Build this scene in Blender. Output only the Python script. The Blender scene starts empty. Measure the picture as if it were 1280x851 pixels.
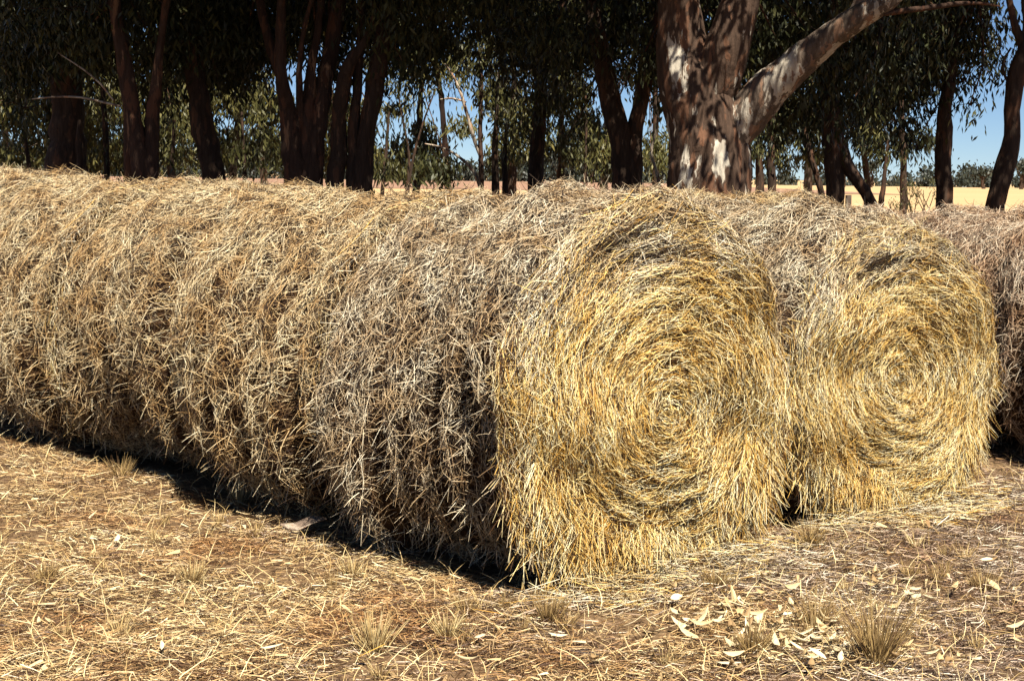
import bpy, math
import numpy as np
from mathutils import Matrix, Vector
R = math.radians
rng = np.random.default_rng(7)
S = bpy.context.scene
COL = S.collection

# ------------------------------------------------------------ camera
F = 2000.0; CX, CY, HOR = 640.0, 425.5, 220.0
PITCH = math.atan((CY - HOR) / F); ROLL = R(0.72); CAMZ = 1.5
cd = bpy.data.cameras.new('camera'); cam = bpy.data.objects.new('camera', cd); COL.objects.link(cam)
cd.sensor_width = 36; cd.lens = F / 1280 * 36; cd.clip_start = .05; cd.clip_end = 6000
CM = Matrix.Translation((0, 0, CAMZ)) @ Matrix.Rotation(math.pi/2 - PITCH, 4, 'X') @ Matrix.Rotation(ROLL, 4, 'Z')
cam.matrix_world = CM
S.camera = cam
def ray(px, py):
    v = CM.to_3x3() @ Vector(((px - CX) / F, -(py - CY) / F, -1)); return v
def at(px, py, Y):                       # the point of the place at depth Y seen at that spot
    v = ray(px, py); k = Y / v.y; return np.array([v.x*k, Y, CAMZ + v.z*k])

# ------------------------------------------------------------ sky, sun, exposure
SUN_EL, SUN_AZ = 55.0, 163.0             # azimuth clockwise from +Y (the view direction)
W = bpy.data.worlds.new('World'); S.world = W; W.use_nodes = True
nt = W.node_tree; bg = nt.nodes['Background']
sky = nt.nodes.new('ShaderNodeTexSky'); sky.sky_type = 'NISHITA'; sky.sun_disc = False
sky.sun_elevation = R(SUN_EL); sky.sun_rotation = R(SUN_AZ)
sky.air_density = 0.65; sky.dust_density = 0.0; sky.ozone_density = 6.0; sky.altitude = 1500
nt.links.new(sky.outputs[0], bg.inputs[0]); bg.inputs[1].default_value = 0.04
sl = bpy.data.lights.new('sun', 'SUN'); sl.energy = 5.0; sl.angle = R(.5); sl.color = (1, .945, .85)
so = bpy.data.objects.new('sun', sl); COL.objects.link(so); so.location = (3, -6, 12)
e, a = R(SUN_EL), R(SUN_AZ)
SD = Vector((math.sin(a)*math.cos(e), math.cos(a)*math.cos(e), math.sin(e)))
so.rotation_euler = SD.to_track_quat('Z', 'Y').to_euler()
vs = S.view_settings; vs.view_transform = 'Standard'; vs.look = 'None'; vs.exposure = 1.25; vs.gamma = 1
S.cycles.max_bounces = 4; S.cycles.diffuse_bounces = 1; S.cycles.glossy_bounces = 1; S.cycles.transparent_max_bounces = 2

# ------------------------------------------------------------ helpers
def tag(o, label=None, cat=None, group=None, kind=None):
    if label: o['label'] = label
    if cat: o['category'] = cat
    if group: o['group'] = group
    if kind: o['kind'] = kind
    return o
def empty(name, loc, rz=0):
    o = bpy.data.objects.new(name, None); COL.objects.link(o); o.location = tuple(loc); o.rotation_euler = (0, 0, rz)
    o.empty_display_size = .2; return o
def quads(name, V, Fq, mat, parent=None, tint=None, smooth=False):
    """one mesh object from an array of points and an array of quads (or a list of both sizes of faces)"""
    me = bpy.data.meshes.new(name); V = np.asarray(V, np.float32)
    Fq = np.asarray(Fq, np.int32); n, k = Fq.shape
    me.vertices.add(len(V)); me.vertices.foreach_set('co', V.ravel())
    me.loops.add(n*k); me.loops.foreach_set('vertex_index', Fq.ravel())
    me.polygons.add(n); me.polygons.foreach_set('loop_start', np.arange(0, n*k, k, dtype=np.int32))
    if smooth: me.polygons.foreach_set('use_smooth', np.ones(n, bool))
    me.update(calc_edges=True)
    if tint is not None:
        at_ = me.attributes.new('tint', 'FLOAT', 'POINT'); at_.data.foreach_set('value', np.asarray(tint, np.float32))
    me.materials.append(mat)
    o = bpy.data.objects.new(name, me); COL.objects.link(o)
    if parent: o.parent = parent
    return o
def norm(v): return v / np.maximum(np.linalg.norm(v, axis=-1, keepdims=True), 1e-9)
def tubes_mesh(P, w, sides=3, taper=.35, rg=rng):
    """P: N strands of K points, w: N widths -> verts, quads, N*K*sides index of the strand"""
    N, K, _ = P.shape
    T = np.empty_like(P); T[:, 1:-1] = P[:, 2:] - P[:, :-2]; T[:, 0] = P[:, 1] - P[:, 0]; T[:, -1] = P[:, -1] - P[:, -2]
    T = norm(T); ref = norm(rg.normal(size=(N, 1, 3))); A = norm(np.cross(T, ref)); B = np.cross(T, A)
    prof = 1 - (1 - taper)*np.linspace(0, 1, K)**2
    ang = np.arange(sides)*2*math.pi/sides
    rad = (w[:, None]*prof[None]/2)[:, :, None, None]
    V = P[:, :, None, :] + rad*(A[:, :, None, :]*np.cos(ang)[None, None, :, None] + B[:, :, None, :]*np.sin(ang)[None, None, :, None])
    base = (np.arange(N)[:, None, None]*K + np.arange(K-1)[None, :, None])*sides
    j = np.arange(sides)[None, None, :]; j2 = (j+1) % sides
    Fq = np.stack([base+j, base+j2, base+sides+j2, base+sides+j], -1).reshape(-1, 4)
    return V.reshape(-1, 3), Fq, np.repeat(np.arange(N), K*sides)
def blades_mesh(P, w, up, taper=.2):
    """flat blades with a slight fold: N strands of K points, `up` N x 3 rough facing"""
    N, K, _ = P.shape
    T = np.empty_like(P); T[:, 1:-1] = P[:, 2:] - P[:, :-2]; T[:, 0] = P[:, 1] - P[:, 0]; T[:, -1] = P[:, -1] - P[:, -2]
    A = norm(np.cross(norm(T), up[:, None, :])); prof = 1 - (1-taper)*np.linspace(0, 1, K)**2.5
    h = (w[:, None]*prof[None]/2)[:, :, None]
    V = np.stack([P - A*h, P + A*h], 2)
    b = (np.arange(N)[:, None]*K + np.arange(K-1)[None, :])*2
    Fq = np.stack([b, b+1, b+3, b+2], -1).reshape(-1, 4)
    return V.reshape(-1, 3), Fq, np.repeat(np.arange(N), K*2)
def merge(parts):
    Vs, Fs, Ts, off = [], [], [], 0
    for V, Fq, T in parts:
        Vs.append(V); Fs.append(Fq + off); Ts.append(T); off += len(V)
    return np.concatenate(Vs), np.concatenate(Fs), np.concatenate(Ts)
class Wave:                              # cheap smooth noise: a sum of random waves
    def __init__(s, n, lo, hi, seed, dim=2, integer=None):
        g = np.random.default_rng(seed); s.k = norm(g.normal(size=(n, dim)))*g.uniform(lo, hi, (n, 1))
        if integer is not None: s.k[:, integer] = np.round(s.k[:, integer])
        s.p = g.uniform(0, 6.28, n); s.a = 1/np.sqrt(np.linalg.norm(s.k, axis=1)+.3); s.a /= np.sqrt((s.a**2).sum()/2)
    def __call__(s, *c):
        c = np.stack(np.broadcast_arrays(*c), -1); out = np.zeros(c.shape[:-1])
        for k, p, a in zip(s.k, s.p, s.a): out += a*np.sin(c @ k + p)
        return out

# ------------------------------------------------------------ materials
def mat(name, rough=.85, spec=.2):
    m = bpy.data.materials.new(name); m.use_nodes = True; n = m.node_tree
    b = n.nodes['Principled BSDF']; b.inputs['Roughness'].default_value = rough; b.inputs['Specular IOR Level'].default_value = spec
    return m, n, b
def ramp(n, src, stops, interp='LINEAR'):
    r = n.nodes.new('ShaderNodeValToRGB'); r.color_ramp.interpolation = interp
    while len(r.color_ramp.elements) < len(stops): r.color_ramp.elements.new(.5)
    for el, (p, c) in zip(r.color_ramp.elements, stops): el.position = p; el.color = (*c, 1)
    n.links.new(src, r.inputs[0]); return r.outputs[0]
def noise(n, scale, detail=4, vec=None, rough=.6):
    t = n.nodes.new('ShaderNodeTexNoise'); t.inputs['Scale'].default_value = scale; t.inputs['Detail'].default_value = detail
    t.inputs['Roughness'].default_value = rough
    if vec is not None: n.links.new(vec, t.inputs['Vector'])
    return t.outputs[0]
def mapping(n, sc, coord='Object'):
    t = n.nodes.new('ShaderNodeTexCoord'); m = n.nodes.new('ShaderNodeMapping'); m.inputs['Scale'].default_value = sc
    n.links.new(t.outputs[coord], m.inputs[0]); return m.outputs[0]
def mixc(n, fac, a_, b_, mode='MIX'):
    m = n.nodes.new('ShaderNodeMix'); m.data_type = 'RGBA'; m.blend_type = mode
    for s_, i in ((fac, 0), (a_, 6), (b_, 7)):
        if isinstance(s_, (int, float)): m.inputs[i].default_value = s_
        elif isinstance(s_, tuple): m.inputs[i].default_value = (*s_, 1)
        else: n.links.new(s_, m.inputs[i])
    return m.outputs[2]
def bump(n, b, src, strength=.6, dist=.02):
    u = n.nodes.new('ShaderNodeBump'); u.inputs['Strength'].default_value = strength; u.inputs['Distance'].default_value = dist
    n.links.new(src, u.inputs['Height']); n.links.new(u.outputs[0], b.inputs['Normal'])
def strand_mat(name, stops, patch=None, pscale=5, spec=.35, rough=.55, alt=None):
    m, n, b = mat(name, rough, spec)
    t = n.nodes.new('ShaderNodeAttribute'); t.attribute_name = 'tint'
    c = ramp(n, t.outputs['Fac'], stops)
    if alt:                                  # strands marked 2..3 are of the other, weathered or fresh, kind
        sb = n.nodes.new('ShaderNodeMath'); sb.operation = 'SUBTRACT'; sb.inputs[1].default_value = 2; n.links.new(t.outputs['Fac'], sb.inputs[0])
        gt = n.nodes.new('ShaderNodeMath'); gt.operation = 'GREATER_THAN'; gt.inputs[1].default_value = 1.5; n.links.new(t.outputs['Fac'], gt.inputs[0])
        c = mixc(n, gt.outputs[0], c, ramp(n, sb.outputs[0], alt))
    if patch:
        f = ramp(n, noise(n, pscale, 3, mapping(n, (1, 1, 1))), [(.42, (0, 0, 0)), (.62, (1, 1, 1))])
        c = mixc(n, f, c, patch, 'MULTIPLY')
    n.links.new(c, b.inputs['Base Color'])
    return m
GREY = [(0, (.014, .007, .004)), (.36, (.05, .028, .014)), (.50, (.36, .25, .135)), (.7, (.66, .53, .33)), (1, (.92, .83, .62))]  # near-black low stops of these straw ramps imitate shaded gaps between strands
TAN = [(0, (.020, .009, .004)), (.36, (.065, .032, .013)), (.50, (.44, .29, .13)), (.7, (.70, .53, .28)), (1, (.92, .80, .53))]
GOLD = [(0, (.035, .012, .002)), (.33, (.12, .052, .008)), (.44, (.72, .41, .08)), (.68, (.95, .72, .28)), (1, (.97, .90, .62))]
BROWN = [(0, (.025, .012, .007)), (.3, (.10, .056, .032)), (.52, (.38, .25, .15)), (.8, (.66, .50, .33)), (1, (.88, .77, .58))]
M_grey = strand_mat('weathered_straw', GREY, (.66, .52, .38), 6, alt=GOLD)
M_tan = strand_mat('tan_straw', TAN, (.74, .59, .43), 6, alt=GREY)
M_gold = strand_mat('golden_straw', GOLD, (.94, .82, .60), 4, alt=GREY)
M_brown = strand_mat('brown_straw', BROWN, (.78, .62, .5))
M_ground = strand_mat('ground_straw', [(0, (.05, .02, .010)), (.28, (.11, .058, .024)), (.46, (.44, .28, .115)), (.75, (.68, .49, .23)), (1, (.92, .80, .50))], (.64, .48, .38), 1.3, alt=[(0, (.018, .010, .007)), (.38, (.075, .045, .030)), (.6, (.30, .21, .14)), (.82, (.60, .47, .34)), (1, (.90, .80, .62))])  # dark low stops stand in for shaded gaps in the litter
M_tuft = strand_mat('dry_grass', [(0, (.10, .05, .02)), (.5, (.50, .34, .13)), (1, (.82, .66, .34))])
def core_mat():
    m, n, b = mat('shaded_packed_straw', .9, .1)  # darker than straw is: shade deep between the strands put into the colour
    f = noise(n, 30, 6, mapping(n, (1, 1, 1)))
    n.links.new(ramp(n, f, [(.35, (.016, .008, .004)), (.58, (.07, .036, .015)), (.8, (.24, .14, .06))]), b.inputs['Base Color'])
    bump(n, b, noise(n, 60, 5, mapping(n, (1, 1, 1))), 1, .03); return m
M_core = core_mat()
def soil_mat():
    m, n, b = mat('dry_soil', .95, .05)
    f = noise(n, 2.2, 8, mapping(n, (1, 1, 1))); g = noise(n, 40, 6, mapping(n, (1, 1, 1)))
    c = mixc(n, f, ramp(n, g, [(.3, (.035, .018, .010)), (.6, (.12, .066, .036)), (.8, (.28, .18, .10))]), ramp(n, g, [(.3, (.08, .045, .022)), (.7, (.34, .23, .12))]))
    n.links.new(c, b.inputs['Base Color']); bump(n, b, g, .8, .02); return m
M_soil = soil_mat()
def field_mat(name, A, B, C_):
    m, n, b = mat(name, .95, .05)
    f = noise(n, .02, 5, mapping(n, (1, 3, 1))); g = noise(n, .35, 6, mapping(n, (.4, 1, 1)))
    c = mixc(n, g, ramp(n, f, [(.35, A), (.65, B)]), C_); n.links.new(c, b.inputs['Base Color'])
    bump(n, b, noise(n, 6, 4, mapping(n, (1, 1, 1))), .5, .05); return m
M_field = field_mat('stubble', (.46, .31, .15), (.54, .38, .20), (.40, .26, .13))
M_red = field_mat('bare_earth', (.28, .165, .105), (.33, .20, .13), (.24, .14, .09))
def bark_mat(name, base, pale, patchy, vs_=(1, 1, .22), sc=4.5, rough=.85):
    m, n, b = mat(name, rough, .15)
    v = mapping(n, vs_); f = noise(n, sc, 6, v, .62); g = noise(n, 26, 6, mapping(n, (1, 1, .12)), .7)
    c1 = ramp(n, g, [(.3, tuple(x*.35 for x in base)), (.52, base), (.75, tuple(min(1, x*1.7) for x in base))])
    c = mixc(n, ramp(n, f, [(patchy-.012, (0, 0, 0)), (patchy+.012, (1, 1, 1))]), c1, pale)
    rs = ramp(n, noise(n, sc*1.9, 6, mapping(n, (1, 1, .3)), .6), [(.56, (0, 0, 0)), (.58, (1, 1, 1))])
    c = mixc(n, rs, c, tuple(min(1, x*q) for x, q in zip(base, (2.0, 1.6, 1.35))))
    c = mixc(n, ramp(n, noise(n, 11, 5, mapping(n, (1, 1, .3))), [(.35, (0, 0, 0)), (.7, (.6, .6, .6))]), c, tuple(x*.6 for x in base))
    n.links.new(c, b.inputs['Base Color']); bump(n, b, g, .9, .03); return m
M_gum = bark_mat('gum_bark', (.085, .052, .034), (.60, .53, .41), .575, sc=4.4)  # pale blotches are mottled bark and also stand in for sunlit patches
M_limb = bark_mat('smooth_gum_bark', (.13, .095, .068), (.54, .47, .36), .535, sc=5)
M_bark = bark_mat('rough_bark', (.055, .034, .022), (.15, .08, .045), .62)
M_bark2 = bark_mat('orange_bark', (.06, .034, .022), (.26, .14, .075), .60)
M_pale = bark_mat('pale_bark', (.24, .17, .12), (.50, .41, .30), .5)
def leaf_mat(name, a_, b_, c_):
    m, n, b = mat(name, .5, .25)
    t = n.nodes.new('ShaderNodeAttribute'); t.attribute_name = 'tint'
    n.links.new(ramp(n, t.outputs['Fac'], [(0, a_), (.6, b_), (.97, c_), (1, tuple(x*1.8 for x in c_))]), b.inputs['Base Color']); return m  # brightest stops stand in for sunlit flecks among the leaves
M_leaf = leaf_mat('gum_leaves', (.016, .018, .007), (.036, .038, .012), (.085, .080, .024))
M_leaf2 = leaf_mat('olive_leaves', (.036, .036, .012), (.075, .070, .020), (.15, .125, .036))  # lighter than the gum leaves: sunlit look of olive foliage put into the colour
M_far = leaf_mat('far_leaves', (.022, .026, .020), (.034, .038, .026), (.055, .056, .034))
M_fallen = strand_mat('fallen_leaf', [(0, (.22, .12, .05)), (.5, (.48, .35, .17)), (1, (.68, .58, .38))], spec=.3)
def post_mat():
    m, n, b = mat('weathered_wood', .9, .1); g = noise(n, 30, 5, mapping(n, (1, 1, .1)))
    n.links.new(ramp(n, g, [(.3, (.05, .035, .025)), (.7, (.16, .12, .09))]), b.inputs['Base Color']); bump(n, b, g, .6, .01); return m
M_post = post_mat()

# ------------------------------------------------------------ the ground
W_g = Wave(10, 1.2, 7, 3); W_g2 = Wave(12, 9, 40, 4)
def gz(x, y):
    near = np.clip((20 - np.hypot(x, y-6))/8, 0, 1)
    return near*(.022*W_g(x, y) + .005*W_g2(x, y)) - .012
def sheet(name, xs, ys, z, m):
    X, Y = np.meshgrid(xs, ys, indexing='ij'); Z = z(X, Y) if callable(z) else np.full(X.shape, z)
    V = np.stack([X, Y, Z], -1).reshape(-1, 3); b = (np.arange(len(xs)-1)[:, None]*len(ys) + np.arange(len(ys)-1)[None])
    o = quads(name, V, np.stack([b, b+len(ys), b+len(ys)+1, b+1], -1).reshape(-1, 4), m, smooth=True)
    return tag(o, kind='structure')
g1 = np.concatenate([[-3500, -900, -260, -90, -40, -20, -14], np.arange(-10, 10.01, .05), [14, 20, 40, 90, 260, 900, 3500]])
g2 = np.concatenate([[-900, -200, -50, -12, -3], np.arange(0, 16.01, .05), [20, 30, 42, 70, 120, 300, 900, 2500, 5000]])
sheet('ground', g1, g2, gz, M_soil)
sheet('stubble_field', np.linspace(-3000, 3000, 25), np.array([46, 120, 400, 1200, 2600.]), .012, M_field)
# a strip of bare reddish earth across the middle of the far paddock
sheet('bare_paddock', np.array([-420, -200, -60, 10, 42.]), np.array([170, 260, 420, 600.]), .05, M_red)

# ------------------------------------------------------------ round hay bales
U = np.array([-.654, .756]); U /= np.linalg.norm(U); LAT = np.array([-U[1], U[0]])*1.0
if LAT[0] > 0: LAT = -LAT
YAW = math.atan2(U[1], U[0]); L = 1.2; A0 = .755; H0 = 1.40; RHO = .095; AF = A0 - RHO
W_side = Wave(14, 3, 14, 11, integer=0); W_rid = Wave(7, 26, 44, 12, integer=0); W_big = Wave(6, 1, 4, 13, integer=0)
W_rid.k[:, 0] = np.round(np.clip(W_rid.k[:, 0]*.05, -3, 3)); W_rid.a[:] = .5
W_face = Wave(14, 4, 16, 14); W_fine = Wave(12, 20, 60, 15)
def prof(phi, n=2.35):
    c, s = np.abs(np.cos(phi)), np.abs(np.sin(phi)); low = np.sin(phi) < 0
    nn = np.where(low, 2.45, 2.05)
    return ((c/A0)**nn + (s/(H0/2))**nn)**(-1/nn)
def surf(phi, s, sh=0., lift=0.):
    """the skin of a bale: phi round the roll, s from the middle of the front face outward and along the side"""
    fil = math.pi/2*RHO; s1 = AF; s2 = AF + fil; s3 = s2 + L - 2*RHO; s4 = s3 + fil
    psi = np.clip((s - s1)/RHO, 0, math.pi/2); psi2 = np.clip((s - s3)/RHO, 0, math.pi/2)
    rr = np.where(s < s1, s, np.where(s < s3, AF + RHO*np.sin(psi), AF + RHO*np.cos(psi2)))
    rr = np.where(s > s4, np.maximum(AF - (s - s4), 0), rr)
    x = np.where(s < s1, -.03*(1 - (s/AF)**2), np.where(s < s2, RHO*(1 - np.cos(psi)), np.where(s < s3, RHO + s - s2, L - RHO + RHO*np.sin(psi2))))
    x = np.where(s > s4, L, x)
    pr = prof(phi)/A0; nr = np.where(s < s1, 0, np.where(s < s2, np.sin(psi), np.where(s < s3, 1, np.cos(psi2))))
    nx = np.where(s < s1, -1., np.where(s < s2, -np.cos(psi), np.where(s < s3, 0, np.sin(psi2)))); nx = np.where(s > s4, 1, nx); nr = np.where(s > s4, 0, nr)
    top = np.clip(np.sin(phi), 0, 1)
    ridge = W_rid(phi, x + sh)
    d_side = .020*W_side(phi, (x+sh)*6) + .040*ridge*(1 - .72*top) + .022*W_big(phi, (x+sh)*3)
    yy, zz = s*np.cos(phi), s*np.sin(phi)
    d_face = .020*W_face(yy + sh, zz) + .009*np.sin(s*62 + 1.0*phi + 2*np.sin(phi*2+sh))
    d = nr*d_side + (1-nr)*d_face + lift
    nrm = np.stack([nx, nr*np.cos(phi), nr*np.sin(phi)], -1)
    p = np.stack([x, rr*pr*np.cos(phi), H0/2 + rr*pr*np.sin(phi)], -1) + nrm*d[..., None]
    k_ = np.clip(1 - s/(AF*1.1), 0, 1)*(x < .05); p[..., 1] += .05*k_; p[..., 2] -= .05*k_
    p[..., 2] = np.maximum(p[..., 2], .004)
    return p, nrm
S_END = AF + math.pi/2*RHO + L - 2*RHO + math.pi/2*RHO
def skin(s_lo, s_hi, ds, sh, lift):
    ph = np.linspace(0, 2*math.pi, 181)[:-1]; ss = np.arange(s_lo, s_hi + ds, ds)
    P, SS = np.meshgrid(ph, ss, indexing='ij'); p, _ = surf(P, SS, sh, np.full(P.shape, lift)); n, k = P.shape
    i = np.arange(n)[:, None]*k + np.arange(k-1)[None]; i2 = ((np.arange(n)+1) % n)[:, None]*k + np.arange(k-1)[None]
    return p.reshape(-1, 3), np.stack([i, i+1, i2+1, i2], -1).reshape(-1, 4)
def rolled(N, face, sh, g, K=4):
    """strands wound round the roll and pressed to its skin"""
    if face:
        s0 = np.sqrt(g.uniform(0, 1, N))*(AF + .12); ph = g.uniform(0, 2*math.pi, N)
        al = g.normal(.07, .16, N); ln = g.uniform(.06, .26, N)*np.clip(.3 + s0/AF, .35, 1)
        sw = g.uniform(0, 1, N) < .09; al[sw] = g.uniform(-1.5, 1.5, sw.sum())
        base = g.uniform(-.028, .018, N)
    else:
        s0 = g.uniform(AF + .05, S_END - .0, N); ph = g.uniform(-.40*math.pi, 1.40*math.pi, N)
        al = g.normal(0, .42, N); ln = g.uniform(.035, .13, N); sw = g.uniform(0, 1, N) < .2; al[sw] = g.uniform(-1.5, 1.5, sw.sum())
        base = g.uniform(-.040, .018, N)
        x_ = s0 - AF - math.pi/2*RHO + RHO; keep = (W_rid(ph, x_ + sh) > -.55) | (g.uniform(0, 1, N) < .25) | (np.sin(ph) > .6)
        keep &= (g.uniform(0, 1, N) < np.clip(.55 + .6*np.sin(ph), .28, 1))  # sparser low down, so the dark core reads as shade there
        s0, ph, al, ln, base = (q[keep] for q in (s0, ph, al, ln, base)); N = len(s0)
    fl = g.uniform(0, 1, N) < .5; al = np.where(fl, al, al + math.pi)
    t = np.linspace(-.5, .5, K); kap = g.normal(0, .35, N)
    aa = al[:, None] + kap[:, None]*t[None]*2
    r = np.maximum(prof(ph)*np.clip(s0/A0, .10, 1), .08)
    dph = np.cos(aa)*t[None]*ln[:, None]/r[:, None]; dss = np.sin(aa)*t[None]*ln[:, None]
    lift = base[:, None] + np.maximum(g.normal(.002, .011, N), -.004)[:, None]*(t[None]+.5)**1.5 + g.exponential(.008, N)[:, None]*(t[None]+.5)**2
    ssx = np.abs(s0[:, None] + dss)
    p, _ = surf(ph[:, None] + dph, ssx, sh, lift)
    return p, wear(ph, s0, face, g)
def wear(ph, s0, face, g):
    """2 for strands of the other kind: the rim of a golden end is weathered, the shoulder of the side keeps some gold"""
    N = len(ph); u = g.uniform(0, 1, N)
    if face: pr = np.clip((s0 - AF*(.96 - .24*np.clip(np.sin(ph), 0, 1) + .07*np.sin(3*ph + 1)))/.18, 0, .78)*(.30 + .70*(np.sin(ph) > .25))
    else: pr = np.zeros(N)
    return np.where(u < pr, 2., 0.)
def loose(N, face, sh, g, K=4, low=True):
    """strands that stand out of the roll and droop"""
    if face: s0 = np.sqrt(g.uniform(0, 1, N))*(AF + .14); ph = g.uniform(0, 2*math.pi, N)
    else:
        s0 = g.uniform(AF + .08, S_END, N); u = g.beta(1.6, 1.6, N); ph = np.where(g.uniform(0, 1, N) < .5, .55*math.pi - u*.95*math.pi, .45*math.pi + u*.95*math.pi)
        if not low: ph = g.uniform(.05*math.pi, .95*math.pi, N)
    if not face:
        k_ = (W_rid(ph, s0 - AF - math.pi/2*RHO + RHO + sh) > -.1) | (g.uniform(0, 1, N) < .25) | (np.sin(ph) > .6); s0, ph = s0[k_], ph[k_]; N = len(s0)
    q, nm = surf(ph, s0, sh, np.full(N, -.01))
    tng = np.stack([np.zeros(N), -np.sin(ph), np.cos(ph)], -1)
    d = nm*g.uniform(.1, .6, (N, 1)) + tng*g.normal(0, .6, (N, 1)) + g.normal(0, .38, (N, 3)) + np.array([0, 0, -.28])
    d = norm(d); ln = g.uniform(.03, .12, N) if not face else g.uniform(.03, .10, N)
    t = np.linspace(0, 1, K)[None, :, None]; droop = g.uniform(.0, .35, N)[:, None, None]
    p = q[:, None, :] + d[:, None, :]*ln[:, None, None]*t; p[..., 2] -= (droop*ln[:, None, None]*t**2)[..., 0]
    p[..., 2] = np.maximum(p[..., 2], .006); return p, wear(ph, s0, face, g)
def skirt(N, g, K=4):
    """strands hanging from the foot of the front face onto the ground"""
    ph = g.uniform(math.pi*1.0, math.pi*2.0, N); q, nm = surf(ph, np.full(N, AF)*g.uniform(.72, 1.18, N), 0, np.full(N, .004))
    ln = g.uniform(.05, .15, N); t = np.linspace(0, 1, K)[None, :, None]
    d = norm(np.stack([-g.uniform(.05, .45, N), g.normal(0, .7, N), -np.ones(N)], -1))
    p = q[:, None, :] + d[:, None, :]*ln[:, None, None]*t; fl = np.minimum(p[..., 2] - g.uniform(.004, .03, (N, 1)), 0)
    p[..., 0] += fl*.6; p[..., 2] -= fl; return p, np.zeros(N)
def foot(N, g, K=3):
    """loose straw fallen in a low heap at the foot of the face"""
    y = g.normal(0, .36, N); x = -.03 - np.abs(g.normal(0, .10, N)); an = g.uniform(0, math.pi, N); ln = g.uniform(.06, .2, N)
    c = np.stack([x, y, .01 + g.uniform(0, 1, N)*.11*np.exp(-(x/-.10)**2)], -1); d = np.stack([np.cos(an), np.sin(an), g.normal(0, .18, N)], -1)
    t = np.linspace(-.5, .5, K)[None, :, None]; p = c[:, None] + d[:, None]*ln[:, None, None]*t; p[..., 2] = np.maximum(p[..., 2], .008); return p, np.where(g.uniform(0, 1, N) < .6, 2., 0.)
def strands(sets, g, sides=3, hi=.75, wlo=.0015, whi=.0031, tlo=0, thi=1):
    out = []
    for p, wx in sets:
        N = len(p); w = g.uniform(wlo, whi, N); V, Fq, idx = tubes_mesh(p, w, sides, .5, g); tn = g.beta(.85, hi, N) + wx
        out.append((V, Fq, tn[idx]))
    return merge(out)
def bale_meshes(seed, ms, mf, want_face, dens=1.0, bristle=1.0):
    g = np.random.default_rng(seed); sh = seed*1.37
    cv, cf = skin(AF*.97, S_END + AF - .02, .02, sh, -.048); sv, sf, st = strands([rolled(int(62000*dens), False, sh, g), loose(int(10000*dens*bristle), False, sh, g)], g)
    V, Fq, T = merge([(cv, cf, np.full(len(cv), .05)), (sv, sf, st)])
    side = quads('rolled_side', V, Fq, ms, tint=T)
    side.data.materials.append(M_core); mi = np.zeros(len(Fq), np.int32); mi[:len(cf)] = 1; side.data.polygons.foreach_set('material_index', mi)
    fv, ff = skin(.0, AF, .02, sh, -.034)
    if want_face: fs = strands([rolled(64000, True, sh, g), loose(1500, True, sh, g), skirt(4600, g), foot(2600, g)], g, whi=.0029, hi=.80)
    else: fs = strands([rolled(2500, True, sh, g), loose(500, True, sh, g)], g)
    V, Fq, T = merge([(fv, ff, np.full(len(fv), .05)), fs])
    face = quads('spiral_end', V, Fq, mf, tint=T)
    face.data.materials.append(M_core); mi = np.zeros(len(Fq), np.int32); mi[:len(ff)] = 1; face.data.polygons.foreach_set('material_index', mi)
    return side, face
protos = {
    'front': bale_meshes(1, M_grey, M_gold, True, 1.15, 1.5),
    'front2': bale_meshes(2, M_grey, M_gold, True, .8),
    'tan_a': bale_meshes(3, M_tan, M_gold, False, 1.05, 1.0),
    'tan_b': bale_meshes(4, M_tan, M_gold, False, 1.0, 1.1),
    'brown': bale_meshes(5, M_brown, M_gold, True, .8, .9),
}
used = set()
def place_bale(key, origin, t, h, label, group, cut=1.0, side_mat=None, dl=0.):
    c = origin + U*t + LAT*dl
    root = empty('round_hay_bale', (c[0], c[1], 0), YAW); tag(root, label, 'hay bale', group)
    for o in protos[key]:
        if key in used: o = o.copy(); COL.objects.link(o)
        o.parent = root
    used.add(key); root.scale = (1, cut, h/H0)
    return root
B1 = np.array([.570, 5.90]); B2 = np.array([1.745, 7.09]); B3 = np.array([3.50, 8.62])
ROW1, ROW2, ROW3 = 'round bales in the nearest row', 'round bales in the second row', 'round bales in the farthest row'
place_bale('front', B1, 0, 1.38, 'large round hay bale showing its golden spiral end in the middle of the photo', ROW1)
place_bale('tan_a', B1, 1.235, 1.38, 'weathered round hay bale directly behind the large golden spiral bale in the nearest row', ROW1, dl=-.04)
place_bale('tan_b', B1, 2.48, 1.37, 'tan hay bale in the nearest row, second one back from the golden spiral bale', ROW1, dl=-.07)
place_bale('tan_a', B1, 3.72, 1.41, 'tan hay bale in the nearest row, third one back from the golden spiral bale', ROW1, dl=-.03)
place_bale('tan_b', B1, 4.96, 1.44, 'hay bale at the left edge of the photo, fourth back from the golden spiral bale', ROW1)
place_bale('tan_a', B1, 6.20, 1.45, 'hay bale ending the nearest row, its top just seen at the left edge', ROW1)
place_bale('front2', B2, 0, 1.32, 'round hay bale with orange-gold spiral end right of the large front bale', ROW2)
place_bale('brown', B2, 1.21, 1.35, 'hay bale hidden behind the orange-gold spiral bale, only its grey top showing', ROW2)
place_bale('tan_b', B2, 2.42, 1.28, 'hay bale whose top peeks above the middle of the nearest row', ROW2)
place_bale('tan_a', B2, 3.63, 1.29, 'hay bale in the second row whose top shows left of the middle', ROW2)
place_bale('tan_b', B2, 4.84, 1.38, 'last hay bale of the second row, a low ridge above the left bales', ROW2)
place_bale('brown', B3, .08, 1.33, 'brown weathered hay bale cut off by the right edge of the photo', ROW3)
place_bale('brown', B3, 1.30, 1.28, 'brown hay bale seen over the orange-gold spiral bale, below the leaning black trunk', ROW3)
place_bale('tan_a', B3, 2.50, 1.37, 'high rounded hay bale top in front of the large pale gum trunk', ROW3)
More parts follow.
